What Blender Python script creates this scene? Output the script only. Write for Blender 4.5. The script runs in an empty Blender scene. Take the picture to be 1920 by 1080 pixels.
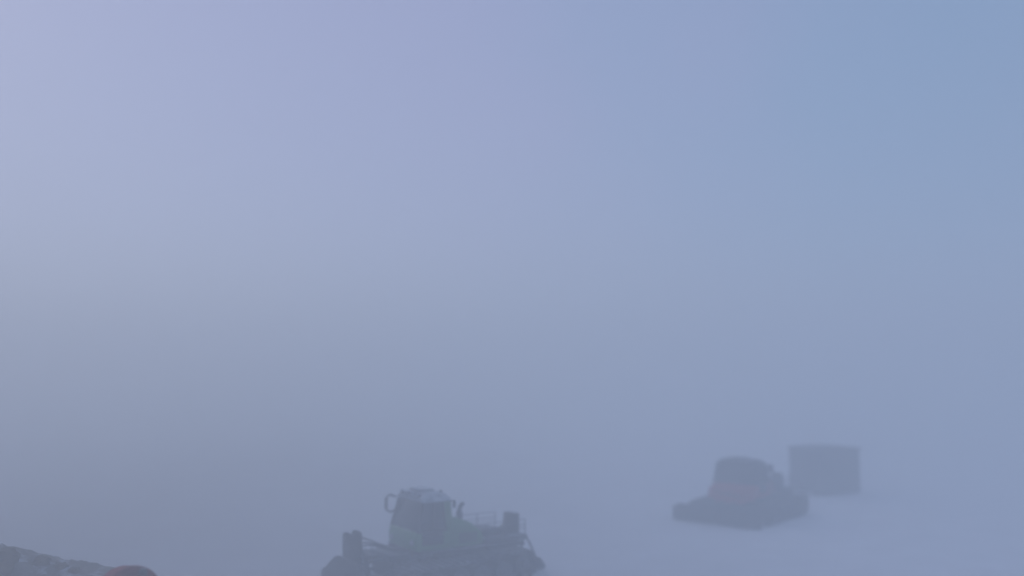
import bpy, bmesh, math, random
from mathutils import Vector, Matrix, noise

scene = bpy.context.scene
R = math.radians
random.seed(7)

# ------------------------------------------------------------------ camera
CAM_H = 7.0
cam_d = bpy.data.cameras.new("camera")
cam = bpy.data.objects.new("camera", cam_d)
scene.collection.objects.link(cam)
cam_d.sensor_width = 36.0
cam_d.lens = 36.0 * 1663.0 / 1920.0
cam_d.clip_end = 5000
cam_d.dof.use_dof = True                  # a cheap webcam, focused close: the far machines go soft
cam_d.dof.focus_distance = 21.0
cam_d.dof.aperture_fstop = 0.11
cam.location = (0, 0, CAM_H)
cam.rotation_euler = (R(90 + 5.15), 0, 0)
scene.camera = cam

# ------------------------------------------------------------------ sky + sun
SUN_EL, SUN_AZ = R(26), R(-42)          # azimuth measured from +Y towards +X
world = bpy.data.worlds.new("World")
scene.world = world
world.use_nodes = True
wn = world.node_tree.nodes
wl = world.node_tree.links
bg = wn["Background"]
sky = wn.new("ShaderNodeTexSky")
sky.sky_type = 'NISHITA'
sky.sun_disc = False
sky.sun_elevation = SUN_EL
sky.sun_rotation = SUN_AZ
sky.altitude = 1800
sky.air_density = 1.0
sky.dust_density = 1.0
sky.ozone_density = 1.0
# a thick stratus layer veils the clear sky: most of the light is even, some of the sun's side shows through
veil = wn.new("ShaderNodeMix")
veil.data_type = 'RGBA'
veil.inputs[0].default_value = 0.74
wl.new(sky.outputs[0], veil.inputs[6])
# the stratus itself: lavender on the sun's side, blue away from it, with slow uneven banks
wtc = wn.new("ShaderNodeTexCoord")
wnz = wn.new("ShaderNodeTexNoise")
wnz.inputs["Scale"].default_value = 3.2
wnz.inputs["Detail"].default_value = 4
wl.new(wtc.outputs["Generated"], wnz.inputs["Vector"])
wsp = wn.new("ShaderNodeSeparateXYZ")
wl.new(wtc.outputs["Generated"], wsp.inputs[0])
wma = wn.new("ShaderNodeMath")
wma.operation = 'MULTIPLY_ADD'
wl.new(wnz.outputs["Fac"], wma.inputs[0])
wma.inputs[1].default_value = 0.5
wl.new(wsp.outputs[0], wma.inputs[2])
wmr = wn.new("ShaderNodeMapRange")
wmr.interpolation_type = 'SMOOTHSTEP'
wmr.inputs[1].default_value = 0.15
wmr.inputs[2].default_value = 0.68
wl.new(wma.outputs[0], wmr.inputs[0])
stratus = wn.new("ShaderNodeMix")
stratus.data_type = 'RGBA'
stratus.inputs[6].default_value = (3.55, 3.75, 6.35, 1)
stratus.inputs[7].default_value = (2.45, 3.80, 6.15, 1)
wl.new(wmr.outputs[0], stratus.inputs[0])
wl.new(stratus.outputs[2], veil.inputs[7])
wl.new(veil.outputs[2], bg.inputs[0])
bg.inputs[1].default_value = 0.10

sun_d = bpy.data.lights.new("sun", 'SUN')
sun = bpy.data.objects.new("sun", sun_d)
scene.collection.objects.link(sun)
sun_d.energy = 0.65
sun_d.angle = R(40)
sun_d.color = (1.0, 0.92, 0.80)
sdir = Vector((math.sin(SUN_AZ) * math.cos(SUN_EL), math.cos(SUN_AZ) * math.cos(SUN_EL), math.sin(SUN_EL)))
sun.rotation_euler = (-sdir).to_track_quat('-Z', 'Y').to_euler()

scene.view_settings.view_transform = 'Standard'
scene.view_settings.look = 'None'
scene.view_settings.exposure = 0.0
scene.view_settings.gamma = 1.0
scene.cycles.volume_bounces = 12
scene.cycles.max_bounces = 14

# ------------------------------------------------------------------ haze
HAZE_DENSITY = 0.032
HAZE_TOP = 15.0


def link(o, parent=None):
    scene.collection.objects.link(o)
    if parent:
        o.parent = parent
    return o


def build_haze():
    bm = bmesh.new()
    bmesh.ops.create_cube(bm, size=1.0)
    zc = (HAZE_TOP - 1.0) / 2
    for v in bm.verts:
        v.co = Vector((v.co.x * 700, v.co.y * 700 + 200, zc + v.co.z * (HAZE_TOP + 1.0)))
    me = bpy.data.meshes.new("haze")
    bm.to_mesh(me)
    bm.free()
    m = bpy.data.materials.new("haze")
    m.use_nodes = True
    nt = m.node_tree
    for n in list(nt.nodes):
        if n.type != 'OUTPUT_MATERIAL':
            nt.nodes.remove(n)
    v = nt.nodes.new("ShaderNodeVolumePrincipled")
    v.inputs["Color"].default_value = (0.94, 0.97, 0.97, 1)
    v.inputs["Density"].default_value = HAZE_DENSITY
    v.inputs["Anisotropy"].default_value = 0.45
    nt.links.new(v.outputs[0], nt.nodes["Material Output"].inputs["Volume"])
    me.materials.append(m)
    o = link(bpy.data.objects.new("haze", me))
    o["kind"] = "stuff"
    return o


# ------------------------------------------------------------------ materials
def material(name, col, rough=0.5, metal=0.0, var=0.12, scale=6.0, snow=0.0, bump=0.0, speck=0.0, spec=0.5, rime=(0.78, 0.80, 0.83)):
    """Procedural surface: mottled base colour, optional settled snow on upward faces, optional frost specks."""
    m = bpy.data.materials.new(name)
    m.use_nodes = True
    nt = m.node_tree
    N, L = nt.nodes, nt.links
    b = N["Principled BSDF"]
    b.inputs["Roughness"].default_value = rough
    b.inputs["Metallic"].default_value = metal
    b.inputs["Specular IOR Level"].default_value = spec
    tc = N.new("ShaderNodeTexCoord")
    nz = N.new("ShaderNodeTexNoise")
    nz.inputs["Scale"].default_value = scale
    nz.inputs["Detail"].default_value = 5
    L.new(tc.outputs["Object"], nz.inputs["Vector"])
    cr = N.new("ShaderNodeValToRGB")
    cr.color_ramp.elements[0].position = 0.3
    cr.color_ramp.elements[1].position = 0.75
    cr.color_ramp.elements[0].color = tuple(c * (1 - var) for c in col) + (1,)
    cr.color_ramp.elements[1].color = tuple(min(1, c * (1 + var)) for c in col) + (1,)
    L.new(nz.outputs["Fac"], cr.inputs[0])
    out = cr.outputs[0]
    fac = None
    if snow > 0:
        g = N.new("ShaderNodeNewGeometry")
        sp = N.new("ShaderNodeSeparateXYZ")
        L.new(g.outputs["Normal"], sp.inputs[0])
        n2 = N.new("ShaderNodeTexNoise")
        n2.inputs["Scale"].default_value = 3.5
        n2.inputs["Detail"].default_value = 6
        L.new(tc.outputs["Object"], n2.inputs["Vector"])
        a = N.new("ShaderNodeMath"); a.operation = 'ADD'
        L.new(sp.outputs[2], a.inputs[0])
        L.new(n2.outputs["Fac"], a.inputs[1])
        mr = N.new("ShaderNodeMapRange")
        mr.inputs[1].default_value = 1.5 - snow * 0.6
        mr.inputs[2].default_value = 1.65 - snow * 0.6
        L.new(a.outputs[0], mr.inputs[0])
        fac = mr.outputs[0]
    if speck > 0:
        n3 = N.new("ShaderNodeTexNoise")
        n3.inputs["Scale"].default_value = 14
        n3.inputs["Detail"].default_value = 8
        n3.inputs["Roughness"].default_value = 0.7
        L.new(tc.outputs["Object"], n3.inputs["Vector"])
        m3 = N.new("ShaderNodeMapRange")
        m3.inputs[1].default_value = 0.66 - speck * 0.2
        m3.inputs[2].default_value = 0.72 - speck * 0.2
        L.new(n3.outputs["Fac"], m3.inputs[0])
        if fac is None:
            fac = m3.outputs[0]
        else:
            mx = N.new("ShaderNodeMath"); mx.operation = 'MAXIMUM'
            L.new(fac, mx.inputs[0]); L.new(m3.outputs[0], mx.inputs[1])
            fac = mx.outputs[0]
    if fac is not None:
        mix = N.new("ShaderNodeMix"); mix.data_type = 'RGBA'
        L.new(fac, mix.inputs[0])
        L.new(out, mix.inputs[6])
        mix.inputs[7].default_value = tuple(rime) + (1,)
        out = mix.outputs[2]
        rr = N.new("ShaderNodeMapRange")
        L.new(fac, rr.inputs[0])
        rr.inputs[3].default_value = rough
        rr.inputs[4].default_value = 0.85
        L.new(rr.outputs[0], b.inputs["Roughness"])
    L.new(out, b.inputs["Base Color"])
    if bump > 0:
        bp = N.new("ShaderNodeBump")
        bp.inputs["Strength"].default_value = bump
        bp.inputs["Distance"].default_value = 0.05
        n4 = N.new("ShaderNodeTexNoise")
        n4.inputs["Scale"].default_value = scale * 3
        n4.inputs["Detail"].default_value = 6
        L.new(tc.outputs["Object"], n4.inputs["Vector"])
        L.new(n4.outputs["Fac"], bp.inputs["Height"])
        L.new(bp.outputs[0], b.inputs["Normal"])
    return m


def ground_material():
    """Snow, darker and greyer towards the stony bank on the left, paler on the open piste."""
    m = material("piste_snow", (0.80, 0.81, 0.83), 0.8, 0, 0.05, 0.6, bump=0.5)
    nt = m.node_tree
    N, L = nt.nodes, nt.links
    b = N["Principled BSDF"]
    src = b.inputs["Base Color"].links[0].from_socket
    tc = N.new("ShaderNodeTexCoord")
    sp = N.new("ShaderNodeSeparateXYZ")
    L.new(tc.outputs["Object"], sp.inputs[0])
    nz = N.new("ShaderNodeTexNoise")
    nz.inputs["Scale"].default_value = 0.12
    nz.inputs["Detail"].default_value = 7
    nz.inputs["Roughness"].default_value = 0.6
    L.new(tc.outputs["Object"], nz.inputs["Vector"])
    ma = N.new("ShaderNodeMath"); ma.operation = 'MULTIPLY_ADD'
    L.new(nz.outputs["Fac"], ma.inputs[0])
    ma.inputs[1].default_value = 14.0
    L.new(sp.outputs[0], ma.inputs[2])
    mr = N.new("ShaderNodeMapRange")
    mr.inputs[1].default_value = -12.0
    mr.inputs[2].default_value = 20.0
    L.new(ma.outputs[0], mr.inputs[0])
    mix = N.new("ShaderNodeMix"); mix.data_type = 'RGBA'
    L.new(mr.outputs[0], mix.inputs[0])
    mix.inputs[6].default_value = (0.40, 0.395, 0.40, 1)  # darker grey mixed in towards the left, broken up by noise
    L.new(src, mix.inputs[7])
    L.new(mix.outputs[2], b.inputs["Base Color"])
    return m


M_SNOW = ground_material()
M_DIRTY = material("dirty_snow", (0.13, 0.116, 0.10), 0.9, 0, 0.35, 1.6, bump=0.8, snow=0.05, rime=(0.32, 0.33, 0.35))
M_ROCK = material("rock", (0.09, 0.062, 0.036), 0.9, 0, 0.4, 3, bump=1.0)
M_GREEN = material("green_paint", (0.06, 0.20, 0.055), 0.4, 0, 0.15, 3, snow=0.2)
M_RED = material("red_paint", (0.35, 0.025, 0.035), 0.45, 0, 0.15, 3)
M_BRIGHTRED = material("bright_red_paint", (0.25, 0.010, 0.014), 0.85, 0, 0.15, 3, spec=0.2)
M_BLACK = material("black_plastic", (0.018, 0.019, 0.022), 0.6, 0, 0.2, 5, snow=0.2, rime=(0.16, 0.17, 0.19))
M_STEEL = material("painted_steel", (0.045, 0.048, 0.055), 0.5, 0.3, 0.25, 6, snow=0.2, rime=(0.2, 0.21, 0.23))
M_TRACK = material("track_rubber", (0.03, 0.03, 0.034), 0.8, 0, 0.3, 8, snow=0.2, speck=0.45, rime=(0.20, 0.21, 0.23))
M_BLADE = material("blade_steel", (0.03, 0.032, 0.036), 0.55, 0.4, 0.3, 5, snow=0.2, speck=0.1, rime=(0.2, 0.21, 0.23))
M_GLASS = material("dark_glass", (0.012, 0.014, 0.017), 0.08, 0, 0.2, 2, spec=0.6)
M_FROST = material("frosted_roof", (0.22, 0.25, 0.28), 0.7, 0, 0.3, 4, snow=0.6, rime=(0.42, 0.45, 0.48))
M_LAMP = material("lamp_lens", (0.35, 0.36, 0.38), 0.25, 0, 0.1, 8)
M_HUT = material("weathered_boards", (0.045, 0.047, 0.055), 0.8, 0, 0.3, 4, bump=0.3)
M_HUTROOF = material("roof_sheet", (0.05, 0.055, 0.06), 0.7, 0.2, 0.3, 4)
M_COVER = material("red_canvas", (0.15, 0.018, 0.022), 0.9, 0, 0.25, 7, bump=0.3, spec=0.2)
M_GUNRING = material("ring_paint", (0.18, 0.012, 0.016), 0.85, 0, 0.2, 5, spec=0.2)
M_RUBBER = material("hose_rubber", (0.015, 0.015, 0.016), 0.6, 0, 0.2, 5)


# ------------------------------------------------------------------ mesh collector
class MB:
    def __init__(self):
        self.bm = bmesh.new()

    def box(self, x0, x1, y0, y1, z0, z1, bev=0.02, mat=None, seg=2):
        b = bmesh.new()
        bmesh.ops.create_cube(b, size=1.0)
        for v in b.verts:
            v.co = Vector(((x0 + x1) / 2 + v.co.x * (x1 - x0), (y0 + y1) / 2 + v.co.y * (y1 - y0), (z0 + z1) / 2 + v.co.z * (z1 - z0)))
        if bev:
            bev = min(bev, 0.45 * min(x1 - x0, y1 - y0, z1 - z0))
            bmesh.ops.bevel(b, geom=list(b.edges), offset=bev, segments=seg, affect='EDGES', profile=0.5)
        return self._merge(b, mat)

    def prism(self, prof, y0, y1, bev=0.03, top_in=0.0, z_in=None, mat=None, seg=2):
        """Profile in X-Z pushed along Y; vertices above z_in lean inwards by top_in."""
        b = bmesh.new()
        a = [b.verts.new((x, y0, z)) for x, z in prof]
        c = [b.verts.new((x, y1, z)) for x, z in prof]
        n = len(prof)
        b.faces.new(a)
        b.faces.new(list(reversed(c)))
        for i in range(n):
            j = (i + 1) % n
            b.faces.new((a[j], a[i], c[i], c[j]))
        bmesh.ops.recalc_face_normals(b, faces=b.faces)
        if top_in and z_in is not None:
            zt = max(z for _, z in prof)
            for v in b.verts:
                if v.co.z > z_in:
                    k = (v.co.z - z_in) / (zt - z_in) * top_in
                    v.co.y -= math.copysign(k, v.co.y)
        if bev:
            bmesh.ops.bevel(b, geom=list(b.edges), offset=bev, segments=seg, affect='EDGES', profile=0.5)
        return self._merge(b, mat)

    def plate_yz(self, pts, x0, x1, bev=0.02, curve=None):
        """Outline in Y-Z given a thickness along X; curve(y, z) shifts x."""
        b = bmesh.new()
        a = [b.verts.new((x0, y, z)) for y, z in pts]
        c = [b.verts.new((x1, y, z)) for y, z in pts]
        n = len(pts)
        b.faces.new(a)
        b.faces.new(list(reversed(c)))
        for i in range(n):
            j = (i + 1) % n
            b.faces.new((a[j], a[i], c[i], c[j]))
        bmesh.ops.recalc_face_normals(b, faces=b.faces)
        if bev:
            bmesh.ops.bevel(b, geom=list(b.edges), offset=bev, segments=2, affect='EDGES', profile=0.5)
        if curve:
            for v in b.verts:
                v.co.x += curve(v.co.y, v.co.z)
        return self._merge(b, None)

    def tube(self, pts, r, n=10, closed=False):
        pts = [Vector(p) for p in pts]
        rings = []
        m = len(pts)
        up0 = Vector((0.31, 0.2, 0.93)).normalized()
        for i, p in enumerate(pts):
            if closed:
                t = (pts[(i + 1) % m] - pts[i - 1]).normalized()
            else:
                t = (pts[min(i + 1, m - 1)] - pts[max(i - 1, 0)]).normalized()
            u = t.cross(up0)
            if u.length < 0.1:
                u = t.cross(Vector((1, 0, 0)))
            u.normalize()
            w = t.cross(u).normalized()
            rr = r[i] if isinstance(r, (list, tuple)) else r
            rings.append([self.bm.verts.new(p + u * rr * math.cos(2 * math.pi * k / n) + w * rr * math.sin(2 * math.pi * k / n)) for k in range(n)])
        for i in range(m if closed else m - 1):
            A, B = rings[i], rings[(i + 1) % m]
            for k in range(n):
                self.bm.faces.new((A[k], A[(k + 1) % n], B[(k + 1) % n], B[k]))
        if not closed:
            self.bm.faces.new(list(reversed(rings[0])))
            self.bm.faces.new(rings[-1])
        return self

    def cyl(self, c, axis, r, h, n=24, bev=0.01):
        b = bmesh.new()
        bmesh.ops.create_cone(b, cap_ends=True, segments=n, radius1=r, radius2=r, depth=h)
        if bev:
            bmesh.ops.bevel(b, geom=[e for e in b.edges if e.calc_face_angle(0) > 1.0], offset=bev, segments=2, affect='EDGES', profile=0.5)
        q = Vector((0, 0, 1)).rotation_difference(Vector(axis).normalized()).to_matrix().to_4x4()
        bmesh.ops.transform(b, matrix=Matrix.Translation(Vector(c)) @ q, verts=b.verts)
        return self._merge(b, None)

    def ellipsoid(self, c, rad, p=2.0, zmin=None, u=32, v=20):
        """Superellipsoid, optionally cut flat below zmin."""
        b = bmesh.new()
        bmesh.ops.create_uvsphere(b, u_segments=u, v_segments=v, radius=1.0)
        for w in b.verts:
            d = w.co.copy()
            s = (abs(d.x) ** p + abs(d.y) ** p + abs(d.z) ** p) ** (1.0 / p)
            d /= s
            w.co = Vector((c[0] + d.x * rad[0], c[1] + d.y * rad[1], c[2] + d.z * rad[2]))
            if zmin is not None and w.co.z < zmin:
                w.co.z = zmin
        bmesh.ops.remove_doubles(b, verts=b.verts, dist=1e-5)
        return self._merge(b, None)

    def _merge(self, b, mat):
        me = bpy.data.meshes.new("tmp")
        b.to_mesh(me)
        b.free()
        self.bm.from_mesh(me)
        bpy.data.meshes.remove(me)
        return self

    def build(self, name, mat, parent=None, smooth=True):
        bmesh.ops.recalc_face_normals(self.bm, faces=self.bm.faces)
        me = bpy.data.meshes.new(name)
        self.bm.to_mesh(me)
        self.bm.free()
        me.materials.append(mat)
        if smooth:
            me.polygons.foreach_set("use_smooth", [True] * len(me.polygons))
            me.set_sharp_from_angle(angle=R(35))
        return link(bpy.data.objects.new(name, me), parent)


def thing(name, label, cat, loc=(0, 0, 0), rz=0.0, group=None):
    o = link(bpy.data.objects.new(name, None))
    o.empty_display_size = 0.3
    o.location = loc
    o.rotation_euler = (0, 0, rz)
    tag(o, label, cat, group)
    return o


def tag(o, label, cat, group=None):
    o["label"] = label
    o["category"] = cat
    if group:
        o["group"] = group


# ------------------------------------------------------------------ ground
def snow_height(x, y):
    h = 0.10 * noise.noise(Vector((x * 0.09, y * 0.09, 0.3))) + 0.05 * noise.noise(Vector((x * 0.4, y * 0.4, 2.1)))
    for (vx, vy) in ((-2.3, 30.5), (11.35, 43.0)):          # packed flat under the machines
        d = math.hypot(x - vx, y - vy)
        k = min(1.0, max(0.0, (d - 5.5) / 4.0))
        h *= k
    return h


def build_ground():
    bm = bmesh.new()
    xs = [-330, -220, -140, -90, -60] + [i * 0.8 for i in range(-50, 61)] + [65, 95, 145, 225, 330]
    ys = [-130, -60, -20, -5] + [i * 0.8 for i in range(0, 95)] + [85, 110, 150, 220, 330, 520]
    grid = [[bm.verts.new((x, y, snow_height(x, y))) for x in xs] for y in ys]
    for j in range(len(ys) - 1):
        for i in range(len(xs) - 1):
            bm.faces.new((grid[j][i], grid[j][i + 1], grid[j + 1][i + 1], grid[j + 1][i]))
    me = bpy.data.meshes.new("snow_ground")
    bm.to_mesh(me)
    bm.free()
    me.polygons.foreach_set("use_smooth", [True] * len(me.polygons))
    me.materials.append(M_SNOW)
    o = link(bpy.data.objects.new("snow_ground", me))
    o["kind"] = "structure"


# ------------------------------------------------------------------ groomer
def track_profile():
    """Closed belt outline in X-Z: flat run on the snow, idler at the front, raised sprocket at the rear."""
    pts = []
    for a in range(-90, 71, 16):                       # front idler
        pts.append((2.05 + 0.42 * math.cos(R(a)), 0.42 + 0.42 * math.sin(R(a))))
    for a in range(80, 261, 15):                       # rear sprocket, higher
        pts.append((-2.0 + 0.44 * math.cos(R(a)), 0.58 + 0.44 * math.sin(R(a))))
    pts.append((-1.6, 0.0))
    return pts


def resample(pts, n):
    P = [Vector((x, 0, z)) for x, z in pts]
    P.append(P[0])
    L = [0]
    for i in range(len(P) - 1):
        L.append(L[-1] + (P[i + 1] - P[i]).length)
    out = []
    for k in range(n):
        s = L[-1] * k / n
        i = max(j for j in range(len(L) - 1) if L[j] <= s)
        t = (s - L[i]) / max(1e-6, L[i + 1] - L[i])
        out.append((P[i].lerp(P[i + 1], t), (P[i + 1] - P[i]).normalized()))
    return out


def build_track(root, s):
    mb = MB()
    y0, y1 = (0.78, 2.0) if s > 0 else (-2.0, -0.78)
    prof = track_profile()
    inner = []
    cx, cz = 0.0, 0.46
    for x, z in prof:
        inner.append((cx + (x - cx) * 0.965, cz + (z - cz) * 0.88))
    n = len(prof)
    bm = mb.bm
    V = [[bm.verts.new((x, y, z)) for x, z in q] for q, y in ((prof, y0), (prof, y1), (inner, y0), (inner, y1))]
    for i in range(n):
        j = (i + 1) % n
        bm.faces.new((V[0][i], V[0][j], V[1][j], V[1][i]))
        bm.faces.new((V[2][j], V[2][i], V[3][i], V[3][j]))
        bm.faces.new((V[0][j], V[0][i], V[2][i], V[2][j]))
        bm.faces.new((V[1][i], V[1][j], V[3][j], V[3][i]))
    for p, t in resample(prof, 46):                    # steel grousers across the belt
        nrm = Vector((t.z, 0, -t.x))
        q = Matrix((( t.x, 0, nrm.x), (0, 1, 0), (t.z, 0, nrm.z))).to_4x4()
        b = bmesh.new()
        bmesh.ops.create_cube(b, size=1.0)
        for v in b.verts:
            v.co = Vector((v.co.x * (0.035 if v.co.z > 0 else 0.07), v.co.y * (abs(y1 - y0) + 0.06), v.co.z * 0.07 + 0.02))
        bmesh.ops.transform(b, matrix=Matrix.Translation(p + Vector((0, (y0 + y1) / 2, 0))) @ q, verts=b.verts)
        mb._merge(b, None)
    tr = mb.build("track", M_TRACK, root)
    yw = (y0 + y1) / 2
    ro = 1 if s > 0 else -1
    for k in range(4):
        w = MB()
        w.cyl((-1.2 + k * 0.8, yw, 0.40), (0, 1, 0), 0.33, abs(y1 - y0) * 0.8, 28, 0.03)
        w.cyl((-1.2 + k * 0.8, yw + ro * 0.52, 0.40), (0, 1, 0), 0.12, 0.12, 16, 0.02)
        w.build("wheel", M_STEEL, tr)
    w = MB()
    w.cyl((-2.0, yw, 0.58), (0, 1, 0), 0.30, abs(y1 - y0) * 0.7, 14, 0.02)
    w.cyl((-2.0, yw + ro * 0.50, 0.58), (0, 1, 0), 0.14, 0.14, 16, 0.02)
    w.build("sprocket", M_STEEL, tr)
    return tr


def build_groomer(label, cat, loc, rz, paint, roof_mat, kind, group):
    root = thing("snow_groomer", label, cat, loc, rz, group)
    for s in (1, -1):
        build_track(root, s)
    # chassis and fenders
    c = MB()
    c.box(-2.3, 2.3, -0.74, 0.74, 0.38, 0.92, 0.05)
    for s in (1, -1):
        c.box(-2.45, 1.5, s * 1.0 - 0.22, s * 1.0 + 0.22, 1.12, 1.17, 0.015)
        c.box(-2.5, -1.05, s * 1.0 - 0.03, s * 1.0 + 0.20, 1.04, 1.115, 0.015)
        c.box(-1.6, 0.9, s * 0.86 - 0.1, s * 0.86 + 0.1, 0.925, 1.115, 0.02)
    c.build("chassis", M_BLACK, root)

    # cab shell
    CX0, CX1 = 0.25, 1.55
    W = 1.16 if kind == 'red' else 0.98
    prof = [(CX0, 1.18), (CX1, 1.18), (CX1 + 0.03, 1.55), (CX1 - 0.03, 1.78), (CX1 - 0.28, 2.68), (CX1 - 0.42, 2.78), (CX0 + 0.12, 2.80), (CX0, 2.66)]
    low = [(CX0, 1.18), (CX1, 1.18), (CX1 + 0.03, 1.55), (CX1 - 0.02, 1.80), (CX0, 1.80)]
    cab = MB().prism(low, -W, W, 0.06, seg=3).build("cab", paint, root)
    # upper cab: a pillar frame each side, glass between
    zb, zt = 1.80, 2.70
    yt = W - 0.12
    for s in (1, -1):
        up = MB()
        foot = [(CX1 - 0.06, CX1 - 0.30, 0.04), (CX1 - 0.62, CX1 - 0.66, 0.03)]
        for x0, x1, w in foot:
            up.tube([(x0, s * (W - 0.03), zb - 0.03), (x1, s * yt, zt)], w, 8)
        up.tube([(CX0 + 0.05, s * (W - 0.04), zb), (CX1 - 0.06, s * (W - 0.04), zb)], 0.045, 8)
        up.build("pillar_frame", M_BLACK, cab)
        MB().tube([(CX0 + 0.07, s * (W - 0.05), zb - 0.03), (CX0 + 0.12, s * (yt - 0.01), zt)], 0.13, 10).build("rear_pillar", paint if kind != 'red' else M_BLACK, cab)
    glass = [(CX0 + 0.02, zb), (CX1 - 0.05, zb), (CX1 - 0.30, zt), (CX0 + 0.10, zt)]
    MB().prism(glass, -(W - 0.04), W - 0.04, 0.015, top_in=0.10, z_in=zb).build("window", M_GLASS, cab)
    # side doors: dark window panel below the glass line and a handle
    for s in (1, -1):
        d = MB()
        ys = (s * W + (0.004 if s > 0 else -0.024), s * W + (0.024 if s > 0 else -0.004))
        d.box(CX0 + 0.32, CX1 - 0.20, ys[0], ys[1], 1.38, 1.79, 0.009)
        door = d.build("door", M_GLASS, cab)
        h = MB().box(CX0 + 0.36, CX0 + 0.52, s * W + (0.026 if s > 0 else -0.056), s * W + (0.056 if s > 0 else -0.026), 1.66, 1.70, 0.01)
        h.build("handle", M_BLACK, cab)
    # roof
    rp = [(CX0 - 0.02, 2.69), (CX1 - 0.22, 2.69), (CX1 - 0.24, 2.82), (CX1 - 0.40, 2.94), (CX1 - 0.6, 2.99), (CX0 + 0.3, 2.99), (CX0 + 0.1, 2.93), (CX0 - 0.02, 2.80)]
    rf = MB().prism(rp, -(W - 0.04), W - 0.04, 0.05, top_in=0.30, z_in=2.72, seg=3).build("roof", roof_mat, root)
    lb = MB()
    lb.tube([(CX1 - 0.30, -0.66, 2.93), (CX1 - 0.30, 0.66, 2.93)], 0.025, 8)
    for y in (-0.62, 0.62):
        lb.tube([(CX1 - 0.30, y, 2.78), (CX1 - 0.30, y, 2.93)], 0.02, 8)
    bar = lb.build("light_bar", M_STEEL, rf)
    for y in (-0.54, -0.18, 0.18, 0.54):
        l = MB().cyl((CX1 - 0.25, y, 2.935), (1, 0, -0.15), 0.07, 0.10, 18, 0.012)
        l.build("work_lamp", M_LAMP, bar)
    bc = MB()
    bc.cyl((CX0 + 0.16, 0.5, 2.95), (0, 0, 1), 0.06, 0.12, 16, 0.03)
    bc.build("beacon", M_BLACK, rf)
    MB().box(CX0 + 0.35, CX0 + 0.85, -0.4, 0.4, 2.985, 3.06, 0.03).build("roof_box", roof_mat, rf)
    # mirror bracket loop at the far front corner and a slim mirror on the near side
    for s, big in ((-1, kind != 'red'), (1, False)):
        y = s * (W - 0.05)
        m = MB()
        x = CX1 - 0.22
        if big:
            loop = [(x, y, 2.70), (x + 0.12, y + s * 0.22, 2.76), (x + 0.16, y + s * 0.38, 2.66), (x + 0.18, y + s * 0.42, 2.42), (x + 0.17, y + s * 0.36, 2.22), (x + 0.10, y + s * 0.16, 2.18), (x + 0.04, y, 2.26)]
            m.tube(loop, 0.038, 8)
            m.box(x + 0.14, x + 0.21, y + s * 0.40 - 0.07, y + s * 0.40 + 0.07, 2.26, 2.62, 0.025)
        else:
            xb = CX0 + 0.05
            m.tube([(xb, y, 2.70), (xb - 0.05, y + s * 0.16, 2.73)], 0.02, 8)
            k = 1.6 if kind == 'red' else 1.0
            m.box(xb - 0.10, xb - 0.04, y + s * 0.15 - 0.07 * k, y + s * 0.15 + 0.07 * k, 2.74 - 0.24 * k, 2.74, 0.02)
        m.build("mirror", M_BLACK, root)
    # headlights under the windshield
    for s in (1, -1):
        MB().cyl((CX1 + 0.02, s * 0.72, 1.45), (1, 0, 0), 0.10, 0.08, 18, 0.015).build("headlight", M_LAMP, root)
    if kind == 'red':
        MB().prism([(1.60, 0.72), (2.22, 0.72), (2.24, 1.25), (2.10, 1.62), (1.60, 1.74)], -0.72, 0.72, 0.06, seg=3).prism([(1.60, 1.06), (2.12, 1.06), (2.10, 1.40), (1.98, 1.60), (1.60, 1.72)], -1.12, 1.12, 0.06, seg=3).build("front_hood", paint, root)
    # engine hood, sloping to the rear
    hp = [(-1.02, 1.18), (0.22, 1.18), (0.22, 2.16), (0.0, 2.14), (-0.55, 1.92), (-0.95, 1.62), (-1.02, 1.45)]
    hood = MB().prism(hp, -0.88, 0.92, 0.06, top_in=0.1, z_in=1.3, seg=3).build("engine_hood", paint, root)
    g = MB()
    for k in range(5):
        z = 1.3 + k * 0.07
        g.box(-0.75, -0.05, 0.905, 0.93, z, z + 0.035, 0.005)
    g.build("grille", M_BLACK, hood)
    e = MB()
    e.tube([(-0.28, 0.55, 1.9), (-0.28, 0.55, 2.34), (-0.34, 0.55, 2.46), (-0.44, 0.55, 2.53)], [0.075, 0.075, 0.07, 0.06], 12)
    e.tube([(-0.28, 0.55, 2.0), (-0.28, 0.55, 2.26)], 0.11, 12)
    e.build("exhaust_pipe", M_STEEL, root)
    # rear deck with rails and a tool locker
    MB().box(-2.75, -1.04, -1.02, 1.02, 1.185, 1.33, 0.03).build("rear_deck", M_STEEL, root)
    for s in (1, -1):
        rl = MB()
        for z in (1.55, 1.66, 1.84):
            rl.tube([(-1.1, s * 0.95, z), (-2.68, s * 0.95, z)], 0.014, 8)
        for x in (-1.1, -1.9, -2.68):
            rl.tube([(x, s * 0.95, 1.30), (x, s * 0.95, 1.84)], 0.018, 8)
        rl.build("railing", M_STEEL, root)
    MB().prism([(-2.68, 1.335), (-2.05, 1.335), (-2.05, 1.50), (-2.30, 1.62), (-2.34, 2.02), (-2.68, 2.00)], 0.10, 0.62, 0.04).build("tool_locker", M_BLACK, root)
    if kind == 'red':
        MB().box(-2.0, -1.12, -0.88, 0.88, 1.335, 1.86, 0.08).build("cargo_box", M_BLACK, root)
    else:
        MB().box(-2.0, -1.25, -0.6, 0.5, 1.335, 1.55, 0.05).build("winch_drum", M_BLACK, root)
    # rear tiller and its lift arms
    tl = MB()
    tl.prism([(-3.30, 0.12), (-2.75, 0.12), (-2.7, 0.40), (-2.85, 0.60), (-3.2, 0.52), (-3.45, 0.20)], -1.15, 1.15, 0.03)
    tl.build("tiller", M_BLADE, root)
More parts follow.
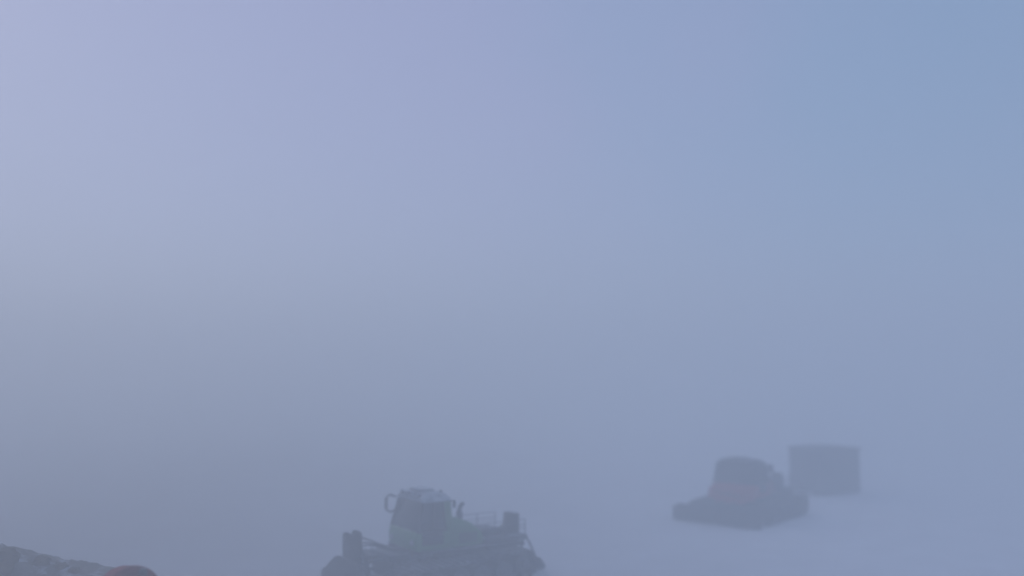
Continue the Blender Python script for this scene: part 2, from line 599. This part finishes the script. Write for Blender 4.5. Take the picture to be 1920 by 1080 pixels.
    for y in (-0.6, 0.95):
        ar = MB()
        ar.tube([(-2.62, y, 1.34), (-2.85, y, 1.06), (-3.1, y, 0.56)], 0.04, 8)
        ar.tube([(-2.3, y, 0.62), (-2.85, y, 0.40)], 0.06, 8)
        ar.tube([(-2.62, y, 1.34), (-2.45, y, 0.60)], 0.05, 8)
        ar.build("lift_arm", M_STEEL, root)
    # front blade
    HW = 1.88 if kind != 'red' else 2.2
    blade_root_x = 3.35
    if kind == 'red':
        out = [(-HW, 0.10), (HW, 0.10), (HW, 0.75), (HW - 0.3, 0.90), (0.6, 0.90), (-0.6, 0.90), (-HW + 0.3, 0.90), (-HW, 0.75)]
    else:
        out = [(-HW, 0.05), (HW, 0.05), (HW, 0.42), (HW - 0.25, 0.55), (0.95, 0.98), (0.66, 1.05), (-0.66, 1.05), (-0.95, 0.98), (-HW + 0.25, 0.55), (-HW, 0.42)]
    bl = MB()
    bl.plate_yz(out, blade_root_x, blade_root_x + 0.10, 0.02, curve=lambda y, z: 0.28 * (z - 0.55) ** 2 + 0.10 * (abs(y) / HW) ** 3)
    for y in (-1.5, -0.75, 0.0, 0.75, 1.5):
        bl.box(blade_root_x - 0.14, blade_root_x + 0.01, y - 0.04, y + 0.04, 0.15, 0.50, 0.01)
    bl.tube([(blade_root_x - 0.10, -HW + 0.2, 0.30), (blade_root_x - 0.10, HW - 0.2, 0.30)], 0.09, 10)
    blade = bl.build("blade", M_BLADE, root)
    if kind != 'red':                                   # twin-topped guard plate above the blade's middle
        gp = []
        for c0, r in ((0.55, 0.32), (-0.15, 0.32)):
            for a in (0, 25, 55, 90, 125, 155, 180):
                gp.append((c0 + r * math.copysign(abs(math.cos(R(a))) ** 0.6, math.cos(R(a))), 1.66 + 0.24 * c0 + 0.22 * max(0.0, math.sin(R(a))) ** 0.6))
        gp = [(0.84, 0.98)] + gp + [(-0.44, 1.02)]
        MB().plate_yz(gp, blade_root_x + 0.02, blade_root_x + 0.10, 0.015).build("blade_guard", M_BLADE, blade)
        for y in (-0.14, 0.54):
            MB().tube([(blade_root_x + 0.0, y, 1.75), (blade_root_x - 0.42, y, 0.62)], 0.035, 8).build("guard_stay", M_STEEL, blade)
    pf = MB()
    for y in (-0.55, 0.55):
        pf.tube([(2.2, y, 0.55), (blade_root_x - 0.05, y * 1.3, 0.38)], 0.075, 10)
        pf.tube([(2.0, y * 0.5, 0.98), (2.7, y * 0.6, 0.95), (blade_root_x - 0.02, y * 0.7, 0.90)], [0.06, 0.06, 0.035], 10)
    if kind != 'red':
        pf.box(1.6, 2.35, -0.72, 0.72, 0.925, 1.14, 0.06)
    pf.build("push_frame", M_STEEL, root)
    for y, k in ((0.25, 0.0), (-0.2, 0.1), (0.45, -0.05)):
        P0, P1 = Vector((blade_root_x - 0.05, y, 1.5 + k)), Vector((1.65, y * 1.5, 1.22))
        pts = []
        for i in range(13):
            t = i / 12
            p = P0.lerp(P1, t)
            p.z += 0.22 * math.sin(math.pi * t) * (1 - 1.9 * t) + 0.02
            pts.append(p)
        MB().tube(pts, 0.026, 8).build("hydraulic_hose", M_RUBBER, root)
    return root


# ------------------------------------------------------------------ cabin behind the second groomer
def build_cabin():
    root = thing("cabin", "dark box-shaped cabin fading into the fog behind the red-sided groomer", "cabin", (17.7, 51.0, 0), R(24))
    w = MB()
    w.box(-1.5, 1.5, -1.2, 1.2, 0.28, 2.78, 0.22, seg=4)
    for x in [-1.2 + 0.3 * i for i in range(9)]:
        for s in (-1, 1):
            w.box(x - 0.02, x + 0.02, s * 1.20 - 0.015, s * 1.20 + 0.015, 0.52, 2.54, 0.006)
    root.scale = (1.06, 1.0, 0.88)
    w.build("wall", M_HUT, root)
    MB().prism([(-1.53, 2.70), (1.53, 2.70), (1.52, 2.88), (0.0, 2.94), (-1.52, 2.88)], -1.24, 1.24, 0.06).build("roof", M_HUTROOF, root)
    for s in (1, -1):
        MB().prism([(-1.5, 0.02), (1.5, 0.02), (1.62, 0.30), (-1.62, 0.30)], s * 0.9 - 0.12, s * 0.9 + 0.12, 0.02).build("skid", M_STEEL, root)


# ------------------------------------------------------------------ snow gun by the bank
def build_snow_gun():
    root = thing("snow_gun", "red round barrel of a snow gun cut off by the bottom edge of the view", "snow gun", (-7.13, 17.0, 0))
    root.scale = (0.94, 0.94, 1.0)
    C = Vector((0, 0, 2.77))
    ax = Vector((0.50, -0.83, 0.16)).normalized()
    q = Vector((0, 0, 1)).rotation_difference(ax).to_matrix().to_4x4()
    T = Matrix.Translation(C) @ q

    def lathe(prof, n=48):
        mb = MB()
        rings = [[mb.bm.verts.new(T @ Vector((r * math.cos(2 * math.pi * k / n), r * math.sin(2 * math.pi * k / n), z))) for k in range(n)] for r, z in prof]
        for A, B in zip(rings, rings[1:]):
            for k in range(n):
                mb.bm.faces.new((A[k], A[(k + 1) % n], B[(k + 1) % n], B[k]))
        return mb
    # barrel: bell-shaped intake at the back, straight body, rolled rim at the mouth; double walled
    barrel = lathe([(0.53, -0.95), (0.52, -0.93), (0.50, -0.70), (0.485, -0.40), (0.475, 0.0), (0.475, 0.30), (0.44, 0.30), (0.44, 0.0), (0.45, -0.40), (0.47, -0.70), (0.50, -0.93), (0.53, -0.95)]).build("barrel", M_BRIGHTRED, root)
    lathe([(0.475, 0.22), (0.535, 0.22), (0.54, 0.26), (0.54, 0.36), (0.53, 0.40), (0.43, 0.40), (0.425, 0.36), (0.425, 0.22), (0.475, 0.22)]).build("nozzle_ring", M_GUNRING, barrel)
    lathe([(0.001, 0.50), (0.12, 0.498), (0.24, 0.485), (0.34, 0.46), (0.41, 0.42), (0.428, 0.37), (0.428, 0.30), (0.001, 0.30)]).build("mouth_cover", M_COVER, barrel)
    lm = MB()
    lm.box(0.33, 0.45, -0.42, -0.28, 3.19, 3.34, 0.03)
    lm.tube([(0.36, -0.22, 3.04), (0.41, -0.34, 3.20)], 0.03, 8)
    lm.build("work_lamp", M_BLACK, root)
    side = Vector((0.86, 0.40, 0)).normalized()
    yk = MB()
    yk.tube([C + side * 0.60, C + side * 0.62 - Vector((0, 0, 0.5)), C + side * 0.35 - Vector((0, 0, 0.85)), C - side * 0.35 - Vector((0, 0, 0.85)), C - side * 0.62 - Vector((0, 0, 0.5)), C - side * 0.60], 0.05, 10)
    for k in (-1, 1):
        yk.cyl(C + side * 0.54 * k, side, 0.09, 0.16, 16, 0.015)
    yk.build("yoke", M_STEEL, root)
    MB().tube([(0, 0, 1.87), (0, 0, 0.75)], 0.10, 14).build("mast", M_STEEL, root)
    for k in range(3):
        a = R(30 + 120 * k)
        d = Vector((math.cos(a), math.sin(a), 0))
        MB().tube([d * 0.08 + Vector((0, 0, 0.95)), d * 1.15 + Vector((0, 0, 0.05)), d * 1.30 + Vector((0, 0, 0.03))], [0.06, 0.055, 0.05], 10).build("leg", M_STEEL, root)
    MB().box(-0.30, 0.10, 0.12, 0.40, 1.05, 1.65, 0.03).build("control_box", M_BRIGHTRED, root)


# ------------------------------------------------------------------ snow bank and rocks on the left
def bank_height(x):
    # crest height along the bank, dropping to the right
    pts = [(-40, 3.3), (-18, 2.9), (-13.0, 2.62), (-12.2, 2.52), (-11.4, 2.32), (-10.5, 2.16), (-9.9, 2.0), (-9.0, 1.75), (-7.5, 1.2), (-5.5, 0.4), (-4.5, -0.2)]
    if x <= pts[0][0]:
        return pts[0][1]
    for (a, ha), (b, hb) in zip(pts, pts[1:]):
        if x <= b:
            return ha + (hb - ha) * (x - a) / (b - a)
    return -0.2


def build_bank():
    bm = bmesh.new()
    xs = [-40 + i * 1.0 for i in range(22)] + [-18 + i * 0.08 for i in range(170)]
    vs = [i / 90 for i in range(91)]
    rows = []
    for x in xs:
        hc = bank_height(x)
        row = []
        for v in vs:
            d = (v - 0.5) * 9.0
            z = (hc + 0.25) * (0.5 + 0.5 * math.cos(math.pi * min(1, abs(d) / 4.5))) ** 0.8 - 0.25
            y = 22.3 + d
            k = 0.5 + 0.5 * math.cos(math.pi * min(1, abs(d) / 4.5))
            z += k * (0.10 * noise.noise(Vector((x * 0.9, y * 0.9, 5))) + 0.07 * noise.noise(Vector((x * 2.3, y * 2.3, 9))) + 0.07 * noise.noise(Vector((x * 5, y * 5, 3))) + 0.045 * noise.noise(Vector((x * 11, y * 11, 7))))
            row.append(bm.verts.new((x, y, z)))
        rows.append(row)
    for i in range(len(xs) - 1):
        for j in range(90):
            bm.faces.new((rows[i][j], rows[i + 1][j], rows[i + 1][j + 1], rows[i][j + 1]))
    me = bpy.data.meshes.new("snow_bank")
    bm.to_mesh(me)
    bm.free()
    me.polygons.foreach_set("use_smooth", [True] * len(me.polygons))
    me.materials.append(M_DIRTY)
    o = link(bpy.data.objects.new("snow_bank", me))
    tag(o, "low bank of dirty ploughed snow sloping down towards the red snow gun", "snow bank")


def rock(loc, size, seed, label):
    bm = bmesh.new()
    bmesh.ops.create_icosphere(bm, subdivisions=4, radius=1.0)
    for v in bm.verts:
        n = noise.noise(v.co * 1.3 + Vector((seed, 0, 0))) * 0.35 + noise.noise(v.co * 3.1 + Vector((0, seed, 0))) * 0.16 + noise.noise(v.co * 7 + Vector((0, 0, seed))) * 0.05
        d = v.co * (1 + n)
        v.co = Vector((d.x * size[0], d.y * size[1], d.z * size[2]))
    me = bpy.data.meshes.new("rock")
    bm.to_mesh(me)
    bm.free()
    me.polygons.foreach_set("use_smooth", [True] * len(me.polygons))
    me.set_sharp_from_angle(angle=R(25))
    me.materials.append(M_ROCK)
    o = link(bpy.data.objects.new("rock", me))
    o.location = loc
    tag(o, label, "rock", "rocks showing through the snow bank")


# ------------------------------------------------------------------ assemble
build_haze()
build_ground()
G = "snow groomers parked on the piste"
build_groomer("green snow groomer with pale snowy roof and raised plate on its front blade", "snow groomer",
              (-2.3, 30.5, -0.04), R(180 + 34), M_GREEN, M_FROST, 'green', G)
far = build_groomer("faint groomer with red sides and dark cab in front of the box cabin", "snow groomer",
              (11.3, 43.0, -0.04), R(180 + 50), M_RED, M_BLACK, 'red', G)
far.scale = (0.97, 0.98, 0.93)             # an older, lower machine
build_snow_gun()
build_cabin()
build_bank()
rock((-12.28, 21.6, 2.18), (0.62, 0.55, 0.50), 3.0, "largest brown rock at the left end of the bank crest")
rock((-11.42, 22.0, 2.30), (0.20, 0.2, 0.15), 8.0, "small brown rock on the bank crest beside the largest rock")
rock((-10.95, 22.0, 2.19), (0.17, 0.2, 0.12), 12.0, "dark rock on the middle of the bank crest")
rock((-10.60, 22.0, 2.10), (0.16, 0.15, 0.11), 17.0, "squarish grey rock lower on the bank crest towards the snow gun")
rock((-12.30, 20.9, 1.85), (0.26, 0.2, 0.16), 21.0, "brown rock at the bottom left corner below the largest rock")
